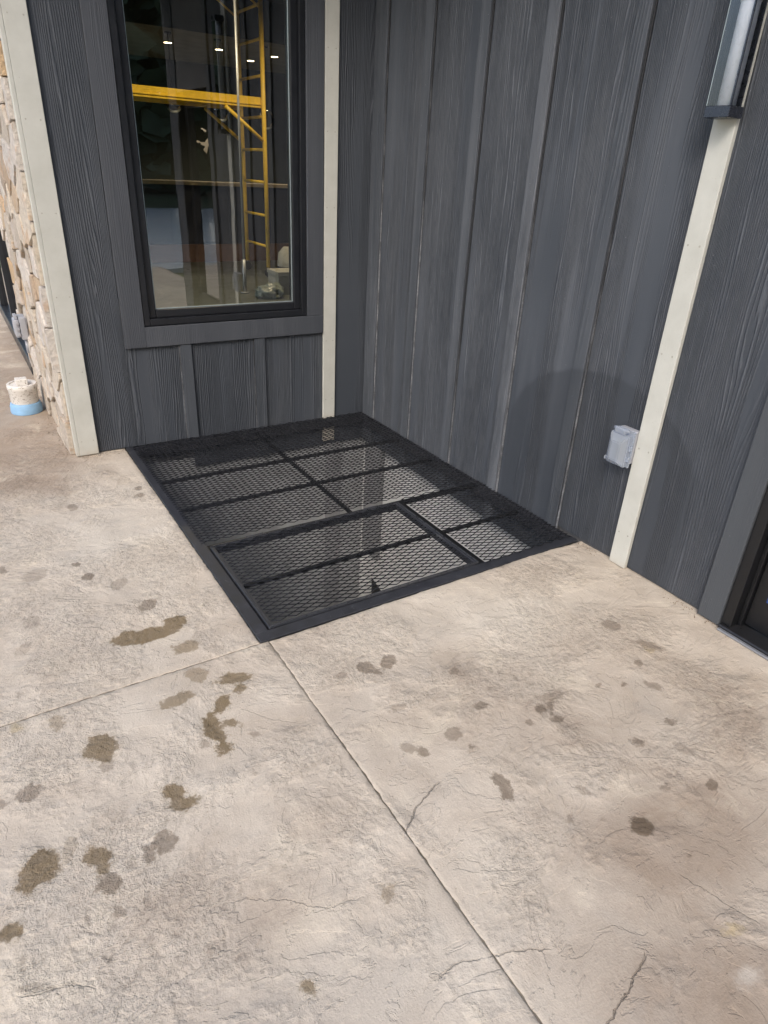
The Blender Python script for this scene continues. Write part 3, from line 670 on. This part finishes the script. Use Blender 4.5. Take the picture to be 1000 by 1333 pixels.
# ---- lantern
LY0, LY1, LX, LZ0, LZ1 = -2.455, -2.362, -.098, 1.806, 2.62
lan = thing('wall_lantern', 'slim black wall lantern with clear glass and a pale tube over cream trim', 'wall lamp', (-.05, -2.41, 1.8))
box('base_plate', (LX, LY0, LZ0), (-.0205, LY1, LZ0 + .034), 'lampbody', lan, .0015)
box('top_plate', (LX, LY0, LZ1), (-.0205, LY1, LZ1 + .04), 'lampbody', lan, .0015)
box('back_plate', (-.0300, LY0 + .012, LZ0 + .0345), (-.0205, LY1 - .06, LZ1 - .0005), 'lampbody', lan, .001)
box('corner_post', (LX + .0005, LY0 + .0005, LZ0 + .0345), (LX + .0065, LY0 + .0065, LZ1 - .0005), 'lampbody', lan, .0008)
box('corner_post', (LX + .0005, LY1 - .0025, LZ0 + .0345), (LX + .003, LY1 - .0005, LZ1 - .0005), 'spacer', lan, .0005)
mesh('glass_pane', [(LX + .002, LY0 + .007, LZ0 + .035), (LX + .002, LY1 - .003, LZ0 + .035), (LX + .002, LY1 - .003, LZ1), (LX + .002, LY0 + .007, LZ1)], [(0, 1, 2, 3)], 'lampglass', lan)
mesh('glass_pane', [(LX + .007, LY0 + .002, LZ0 + .035), (-.032, LY0 + .002, LZ0 + .035), (-.032, LY0 + .002, LZ1), (LX + .007, LY0 + .002, LZ1)], [(0, 1, 2, 3)], 'lampglass', lan)
mesh('glass_pane', [(LX + .004, LY1 - .002, LZ0 + .035), (-.022, LY1 - .002, LZ0 + .035), (-.022, LY1 - .002, LZ1), (LX + .004, LY1 - .002, LZ1)], [(0, 1, 2, 3)], 'lampglass', lan)
tube('frosted_tube', (-.060, -2.412, LZ0 + .0345), (-.060, -2.412, LZ1 - .001), .030, 'tube', lan, 24)
lathe('tube_collar', [(.0325, 0), (.0325, .40)], (-.060, -2.412, 2.125), 'trim', lan)
# ---- outlet cover
oc = thing('outlet_cover', 'clear plastic weatherproof outlet cover on the siding left of the cream trim board', 'outlet cover', (-.04, -2.272, .48))
OY0, OY1, OZ0, OZ1 = -2.343, -2.243, .486, .643
box('back_box', (-.032, OY0 - .004, OZ0 + .012), (-.0005, OY1 - .012, OZ1 + .006), 'greyplastic', oc, .006, 2)
box('receptacle', (-.040, -2.312, .50), (-.0325, -2.262, .60), 'rubber', oc, .003, 2)
def bubble(lo, hi, ch, name, mat, par):
    (x0, y0, z0), (x1, y1, z1) = lo, hi          # x0 outermost
    V = [(x1, y0, z0), (x1, y1, z0), (x1, y1, z1), (x1, y0, z1)]; m_ = x0 + ch * .8
    V += [(m_, y0, z0), (m_, y1, z0), (m_, y1, z1), (m_, y0, z1)]
    V += [(x0, y0 + ch, z0 + ch), (x0, y1 - ch, z0 + ch), (x0, y1 - ch, z1 - ch * 1.4), (x0, y0 + ch, z1 - ch * 1.4)]
    F = [(8, 9, 10, 11)]
    for o_ in (0, 4):
        for i in range(4): F.append((o_ + i, o_ + (i + 1) % 4, o_ + 4 + (i + 1) % 4, o_ + 4 + i))
    ob = mesh(name, V, F, mat, par)
    bm = bmesh.new(); bm.from_mesh(ob.data); bmesh.ops.bevel(bm, geom=[e for e in bm.edges if not e.is_boundary], offset=.004, segments=2, affect='EDGES'); bmesh.ops.recalc_face_normals(bm, faces=bm.faces[:]); bm.to_mesh(ob.data); bm.free()
    return ob
box('cover_flange', (-.043, OY0 - .006, OZ0 - .004), (-.0325, OY1 + .004, OZ1 + .004), 'cover', oc, .004, 2)
bubble((-.088, OY0, OZ0), (-.0435, OY1, OZ1 - .012), .026, 'bubble_cover', 'cover', oc)
box('hinge_tab', (-.075, OY0 + .022, OZ1 - .011), (-.044, OY1 - .022, OZ1 + .014), 'cover', oc, .005, 2)
tube('hinge_pin', (-.062, OY0 + .010, OZ1 + .006), (-.062, OY1 - .010, OZ1 + .006), .006, 'cover', oc)
for z in (.515, .565): box('side_latch', (-.060, OY0 - .011, z), (-.0445, OY0 - .0005, z + .022), 'cover', oc, .003, 2)
box('padlock_eye', (-.070, OY1 + .0005, .492), (-.050, OY1 + .009, .51), 'cover', oc, .003)

# ================================================================== STONE PIER
pier = thing('stone_pier', 'tan and grey field stone wall left of the cream corner board', 'stone wall', (-1.9, .9, 0))
SY0, SY1, SZ1 = .030, 1.84, 3.0
box('mortar_bed', (-1.968, SY0 - .0, 0), (-1.9505, SY1, SZ1), 'mortar', pier, 0)
def clip(poly, nx, ny, c):
    out = []
    for i in range(len(poly)):
        a, b = poly[i], poly[(i + 1) % len(poly)]; da, db = a[0] * nx + a[1] * ny - c, b[0] * nx + b[1] * ny - c
        if da <= 0: out.append(a)
        if (da < 0 < db) or (db < 0 < da): t = da / (da - db); out.append((a[0] + t * (b[0] - a[0]), a[1] + t * (b[1] - a[1])))
    return out
rs = random.Random(11); seeds = []
ST = 1.45                                                   # stones lie wider than tall
for _ in range(4000):
    p_ = (rs.uniform(SY0, SY1) / ST, rs.uniform(0, SZ1)); mn = rs.choice((.11, .15, .21))
    if all((p_[0] - q[0]) ** 2 + (p_[1] - q[1]) ** 2 > ((mn + q[2]) / 2) ** 2 for q in seeds): seeds.append(p_ + (mn,))
for i, s in enumerate(seeds):
    poly = [(SY0 / ST, 0), (SY1 / ST, 0), (SY1 / ST, SZ1), (SY0 / ST, SZ1)]
    for j, q in enumerate(seeds):
        if i == j: continue
        dx, dy = q[0] - s[0], q[1] - s[1]
        if dx * dx + dy * dy > .3: continue
        poly = clip(poly, dx, dy, (q[0] ** 2 + q[1] ** 2 - s[0] ** 2 - s[1] ** 2) / 2 - .5 * (dx * dx + dy * dy) ** .5 * .009)
        if len(poly) < 3: break
    if len(poly) < 3: continue
    pts = []
    for a in range(len(poly)):                              # subdivide and roughen the outline
        p0, p1 = poly[a], poly[(a + 1) % len(poly)]; L = math.dist(p0, p1); m_ = max(1, int(L / .04))
        for t in range(m_): u = t / m_; pts.append((p0[0] + u * (p1[0] - p0[0]), p0[1] + u * (p1[1] - p0[1])))
    cx_ = sum(p[0] for p in pts) / len(pts); cy_ = sum(p[1] for p in pts) / len(pts); th_ = rs.uniform(.012, .040); n = len(pts); V = []
    tilt = (rs.uniform(-.05, .05), rs.uniform(-.05, .05))
    for sc_, out in ((1, 0), (1.0, .72), (.965, .97), (.6, 1.0)):
        for (a, b) in pts:
            ja = noise.noise(Vector((a * 23, b * 23, i))) * .006 * (sc_ > .8); jb = noise.noise(Vector((a * 23, b * 23, i + 50))) * .006 * (sc_ > .8)
            yy, zz = (cx_ + (a - cx_) * sc_ + ja) * ST, cy_ + (b - cy_) * sc_ + jb
            dep = th_ * out + (noise.noise(Vector((yy * 12, zz * 12, i))) * .006 + tilt[0] * (yy - cx_ * ST) + tilt[1] * (zz - cy_)) * (out > 0)
            V.append((-1.9685 - max(dep, .001 * (out > 0)), min(max(yy, SY0), SY1), max(zz, .002)))
    F = [(r * n + a, r * n + (a + 1) % n, (r + 1) * n + (a + 1) % n, (r + 1) * n + a) for r in range(3) for a in range(n)] + [tuple(3 * n + a for a in range(n))]
    o = mesh('stone', V, F, 'stone', pier, False)
    bm = bmesh.new(); bm.from_mesh(o.data); bmesh.ops.recalc_face_normals(bm, faces=bm.faces[:]); bm.to_mesh(o.data); bm.free()
# conduit box on the stone
eb = thing('electrical_box', 'grey weatherproof electrical box on the stone wall', 'electrical box', (-2.01, 1.42, .4))
box('box_body', (-2.040, 1.32, .40), (-1.995, 1.47, .555), 'greyplastic', eb, .008, 2)
box('box_cover', (-2.075, 1.33, .415), (-2.0405, 1.46, .54), 'greyplastic', eb, .012, 2)
box('cover_hinge', (-2.066, 1.35, .5405), (-2.045, 1.44, .566), 'greyplastic', eb, .004, 2)
for z in (.43, .47, .51): box('cover_latch', (-2.066, 1.312, z), (-2.044, 1.3195, z + .018), 'greyplastic', eb, .002)
tube('conduit', (-2.012, 1.36, .30), (-2.012, 1.36, .399), .014, 'greyplastic', eb)
# ---- storefront beyond the stone
sf = thing('storefront_window', 'black framed storefront glazing beyond the stone wall at the far left', 'window', (-1.93, 4, 0))
box('sill_rail', (-1.985, 1.845, .003), (-1.90, 6.9, .11), 'frame', sf, .004)
box('mullion', (-1.975, 1.845, .1105), (-1.90, 1.905, 2.8), 'frame', sf, .003)
for y in (3.0, 4.3, 5.6, 6.84): box('mullion', (-1.975, y, .1105), (-1.90, y + .06, 2.8), 'frame', sf, .003)
box('head_rail', (-1.975, 1.845, 2.8005), (-1.90, 6.9, 2.9), 'frame', sf, .004)
for a, b in ((1.905, 3.0), (3.06, 4.3), (4.36, 5.6), (5.66, 6.84)): mesh('glass_pane', [(-1.94, a, .11), (-1.94, b, .11), (-1.94, b, 2.8), (-1.94, a, 2.8)], [(0, 1, 2, 3)], 'glass', sf)
side = thing('side_wall', 'charcoal wall above and beyond the storefront glazing', 'wall', (-1.9, 8, 0))
box('wall_core', (-1.95, 6.901, 0), (-1.85, 12.6, WT), 'core', side, 0); box('wall_core', (-1.95, .161, 2.901), (-1.85, 6.9, WT + .7), 'core', side, 0)
box('wall_core', (-1.9495, .161, 0), (-1.88, 1.8445, 2.9), 'core', side, 0)
# ---- clean-out pipe
cp = thing('cleanout_pipe', 'white plastic clean-out cap with a square plug and blue base, standing on the patio', 'pipe', (-2.125, .955, 0))
c3 = (-2.125, .955, 0)
lathe('blue_base', [(.098, .001), (.100, .012), (.098, .05), (.092, .068), (.084, .070)], c3, 'blue', cp)
lathe('pipe_cap', [(.084, .0705), (.086, .075), (.089, .16), (.093, .165), (.093, .195), (.090, .199), (.078, .199), (.076, .190), (.03, .188)], c3, 'pvc', cp)
box('square_plug', (c3[0] - .036, c3[1] - .036, .1885), (c3[0] + .036, c3[1] + .036, .232), 'pvc', cp, .006, 2)

# ================================================================== INTERIOR seen through the glass
struct(box('interior_floor', (-1.849, .161, -.05), (8, 12.4, .012), 'in_floor', bev=0))
struct(box('interior_ceiling', (-1.849, .161, 3.95), (8, 8.6, 4.05), 'in_dark', bev=0))
struct(box('interior_soffit', (-1.849, 8.61, 3.40), (8, 12.4, 3.6), 'in_ceil', bev=0))
struct(box('interior_soffit_face', (-1.849, 8.55, 3.40), (8, 8.605, 3.949), 'in_dark', bev=0))
struct(box('interior_back_wall', (-1.85, 12.405, 0), (8, 12.5, 3.6), 'in_dark', bev=0))
struct(box('interior_end_wall', (8.001, .161, 0), (8.1, 12.4, 4.0), 'in_dark', bev=0))
bar_ = thing('bar_counter', 'long dark bar counter with a tan top seen through the window', 'counter', (2.5, 8.2, 0))
box('bar_front', (-1.2, 8.0, .30), (7, 8.08, 1.215), 'navy', bar_, .004)
box('bar_base', (-1.2, 7.985, .013), (7, 8.075, .299), 'brickred', bar_, .004)
box('bar_top', (-1.25, 7.86, 1.2155), (7.05, 8.45, 1.265), 'tan', bar_, .006)
for i in range(9): x = -.6 + i * .85; box('bar_panel', (x, 7.988, .34), (x + .7, 7.9995, 1.17), 'navy', bar_, .004)
scf = thing('scaffold', 'yellow rolling scaffold tower behind the tall window', 'scaffold', (.8, 6.55, 0))
YA, YB = 6.10, 6.96
for fx in (1.855, -.30):
    for y in (YA, YB):
        tube('leg', (fx, y, .16), (fx, y, 3.62), .031, 'yellow', scf)
        cs = lathe('caster_wheel', [(.03, -.018), (.062, -.016), (.065, 0), (.062, .016), (.03, .018)], (0, 0, 0), 'rubber', scf, 18)
        cs.data.transform(Matrix.Translation((fx, y, .078)) @ Matrix.Rotation(R(90), 4, 'X')); tube('caster_stem', (fx, y, .10), (fx, y, .165), .016, 'alu', scf)
    for z in (.46, .89, 1.34, 1.76, 2.17, 2.66, 3.08, 3.46): tube('rung', (fx, YA + .02, z), (fx, YB - .02, z), .019, 'yellow', scf, 8)
for y in (YA + .035, YB - .035):
    box('platform_beam', (-.30, y - .02, 2.27), (1.855, y + .02, 2.40), 'yellow', scf, .006)
    box('beam_flange', (-.30, y - .034, 2.305), (1.855, y - .0205, 2.322), 'yellow', scf, .002)
box('platform_deck', (-.28, YA + .06, 2.365), (1.83, YB - .06, 2.395), 'tan', scf, .004)
for y in (YA, YB): tube('brace', (1.30, y, 2.26), (1.85, y, 1.86), .024, 'yellow', scf, 8); tube('brace', (1.86, y, 3.40), (1.30, y, 3.75), .014, 'yellow', scf, 8)
tp = thing('prop_pole', 'pale metal prop pole standing inside beside the scaffold', 'pole', (1.3, 5.6, 0))
tube('pole_shaft', (1.00, 4.9, .42), (1.08, 5.0, 3.5), .015, 'alu', tp); tube('pole_sleeve', (.99, 4.885, .013), (1.0, 4.9, .44), .026, 'alu', tp); tube('pole_foot', (.988, 4.884, .0125), (.9885, 4.8845, .03), .06, 'alu', tp)
bx_ = thing('carton', 'pale carton on the floor just inside the window', 'box', (1.5, 4.7, 0))
box('carton_body', (1.36, 4.60, .013), (1.72, 4.95, .26), 'card', bx_, .004); box('carton_lid', (1.35, 4.59, .2605), (1.73, 4.96, .31), 'card', bx_, .004)
bm = bmesh.new(); bmesh.ops.create_icosphere(bm, subdivisions=4, radius=1)
for v in bm.verts:
    n_ = noise.fractal(v.co * 1.9, .7, 2, 4) * .28; v.co *= 1 + n_; v.co = Vector((1.20 + v.co.x * .19, 4.50 + v.co.y * .17, max(.013, .08 + v.co.z * .11)))
tag(from_bm('plastic_bag', bm, 'bag', None, True), 'crumpled grey plastic bag on the floor just inside the window', 'bag')
wrap = thing('wrapped_bundle', 'upright pale bundle behind the carton inside the window', 'bundle', (1.9, 5.2, 0)); lathe('bundle_body', [(.12, .013), (.14, .06), (.15, .30), (.13, .48), (.06, .56)], (1.75, 5.15, 0), 'card', wrap); lathe('bundle_tie', [(.152, .29), (.155, .30), (.152, .31)], (1.75, 5.15, 0), 'rubber', wrap)
def downlight(x, y, z, lab, en=110, ang=120):
    t = thing('ceiling_light', lab, 'ceiling light', (x, y, z), 'lit ceiling lights in the room')
    lathe('light_trim', [(.075, 0), (.085, -.004), (.085, -.009), (.070, -.010)], (x, y, z), 'trim', t, 20)
    k = bpy.data.materials.get('lamp_glow')
    o = lathe('light_lens', [(.066, -.0102), (.066, -.0125), (.03, -.0126)], (x, y, z), None, t, 20); o.data.materials.append(k)
    L = bpy.data.lights.new('ceiling_light_bulb', 'SPOT'); L.energy = en; L.spot_size = R(ang); L.spot_blend = .8; L.color = (1, .78, .5); L.shadow_soft_size = .06
    lo = bpy.data.objects.new('bulb', L); link(lo, t); lo.location = (0, 0, -.03)
kg = NT('lamp_glow'); em = kg.n('Emission'); em.inputs[0].default_value = (1, .74, .42, 1); em.inputs[1].default_value = 9; kg.t.links.new(em.outputs[0], kg.out.inputs[0])
for (x, y), lab in zip(((1.75, 10.05), (2.68, 10.05), (3.75, 10.0), (3.65, 10.95)), ('lit ceiling light farthest left in the window', 'lit ceiling light second from the left in the window', 'lit ceiling light farthest right in the window', 'lit ceiling light seen between the scaffold legs')):
    downlight(x, y, 3.3985, lab)
for (x, y), lab in zip(((.4, 4.4), (2.6, 4.4)), ('added unseen ceiling light that brightens the scaffold, left one', 'added unseen ceiling light that brightens the scaffold, right one')): downlight(x, y, 3.9485, lab, 190, 150)  # two unseen lights added to brighten the scaffold from the front
def pendant(x, y, z, lab):
    t = thing('pendant_lamp', lab, 'pendant lamp', (x, y, z), 'unlit globe pendants over the bar')
    lathe('globe', [(.02, .17), (.07, .155), (.125, .10), (.15, 0), (.125, -.10), (.07, -.14), (.01, -.155)], (x, y, z), 'lampglass', t, 24)
    tube('cord', (x, y, z + .17), (x, y, 3.39), .006, 'rubber', t, 6); lathe('canopy', [(.06, 3.375 - z), (.06, 3.3985 - z)], (x, y, z), 'rubber', t, 16)
pendant(1.45, 9.0, 2.42, 'clear globe pendant above the left end of the yellow beam'); pendant(3.12, 9.0, 2.28, 'clear globe pendant right of the scaffold'); pendant(2.28, 9.0, 2.35, 'clear globe pendant behind the scaffold legs')

# ================================================================== PORCH and what the glass mirrors
roof = thing('roof_eave', 'narrow dark roof eave running along the top of both siding walls', 'roof', (-.5, -.5, 3.3))
box('soffit', (-2.6, -.80, WT + .005), (.4, .3, WT + .05), 'soffit', roof, 0)
box('soffit', (-.80, -4.6, WT + .005), (.4, -.801, WT + .05), 'soffit', roof, 0)
box('fascia', (-2.6, -.83, WT - .02), (-.83, -.8005, WT + .22), 'post', roof, .004)
box('fascia', (-.83, -4.6, WT - .02), (-.8005, -.8305, WT + .22), 'post', roof, .004)
box('roof_deck', (-2.6, -.80, 4.06), (8.2, 12.7, 4.3), 'post', roof, 0)
box('upper_wall', (-1.95, .02, WT + .06), (8.1, .15, 4.055), 'core', roof, 0)
box('wall_core', (.1505, -4.2, 0), (6, -4.05, WT), 'core', rw, 0)
box('roof_deck', (-.80, -4.6, WT + .16), (8.2, -.801, WT + .22), 'post', roof, 0)
# far wood across the pool, one leafy mass
rw2 = random.Random(5); V, F = [], []
for i in range(22000):
    x = rw2.uniform(-45, 60); y = -40 + rw2.uniform(-7, 7); top = 20 + 4 * noise.noise(Vector((x * .12, 0, 0))) + 2 * noise.noise(Vector((x * .5, 0, 4)))
    z = rw2.uniform(0, 1) * top
    if .6 < z < 3.4 and noise.noise(Vector((x * .45, z * .5, 7))) > .05 and rw2.random() < .93: continue
    s = rw2.uniform(.45, 1.1); q = Vector((rw2.gauss(0, 1), rw2.gauss(0, 1), rw2.gauss(0, 1))).to_track_quat('Z', 'Y'); b0 = len(V)
    for a, b in ((-1, -.5), (0, -.7), (1, 0), (0, .7), (-1, .4)): V.append(Vector((x, y, z)) + q @ Vector((a * s, b * s, .1 * s * a)))
    F.append(tuple(range(b0, b0 + 5)))
wo = mesh('far_wood', V, F, 'leaf'); wo['kind'] = 'stuff'; tag(wo, 'dark wood beyond the pool, mirrored in the window', 'wood')

# ================================================================== small details
def nail(par, p, ax):
    bm = bmesh.new(); m = Matrix.Translation(p) @ Matrix.Rotation(R(90), 4, ax)
    bmesh.ops.create_cone(bm, cap_ends=True, segments=8, radius1=.0042, radius2=.0030, depth=.0016, matrix=m); return from_bm('nail_head', bm, 'nail', par)
for q in range(7):
    z = .14 + q * .41
    for dx in (.018, .068): nail(back, (-.338 + dx, -.0202, z), 'X'); nail(rw, (-.0202, -2.4385 + dx + .003, z + .03), 'Y')
    for dx in (.02, .085): nail(back, (-1.952 + dx, -.0222, z - .05), 'X')
rg = random.Random(3); V, F = [], []
def crumb(x, y, s):
    b = len(V); z = .0
    for a_, b_, c_ in ((1, 0, 0), (-.5, .86, 0), (-.5, -.86, 0), (.1, .1, 1.1)):
        V.append((x + s * a_ * rg.uniform(.6, 1.4), y + s * b_ * rg.uniform(.6, 1.4), z + s * c_ * rg.uniform(.5, 1.1)))
    F.extend([(b, b + 1, b + 3), (b + 1, b + 2, b + 3), (b + 2, b, b + 3)])
for _ in range(420): crumb(-.003 - abs(rg.gauss(0, .022)), rg.uniform(-3.1, -2.15), rg.choice((.0012, .0016, .0022, .0034)))
for _ in range(160): crumb(rg.uniform(-1.96, -1.70), -.024 - abs(rg.gauss(0, .02)), rg.choice((.0012, .0018, .0028)))
for _ in range(260): crumb(-1.99 - abs(rg.gauss(0, .03)), rg.uniform(.03, 1.8), rg.choice((.0015, .0025, .004)))
for _ in range(500): crumb(rg.uniform(-2.6, -.05), rg.uniform(-3.6, -2.16), rg.choice((.0009, .0012, .0016)))
gr_ = mesh('grit', V, F, 'grit'); gr_['kind'] = 'stuff'; tag(gr_, 'fine brown grit scattered along the foot of the walls', 'grit')
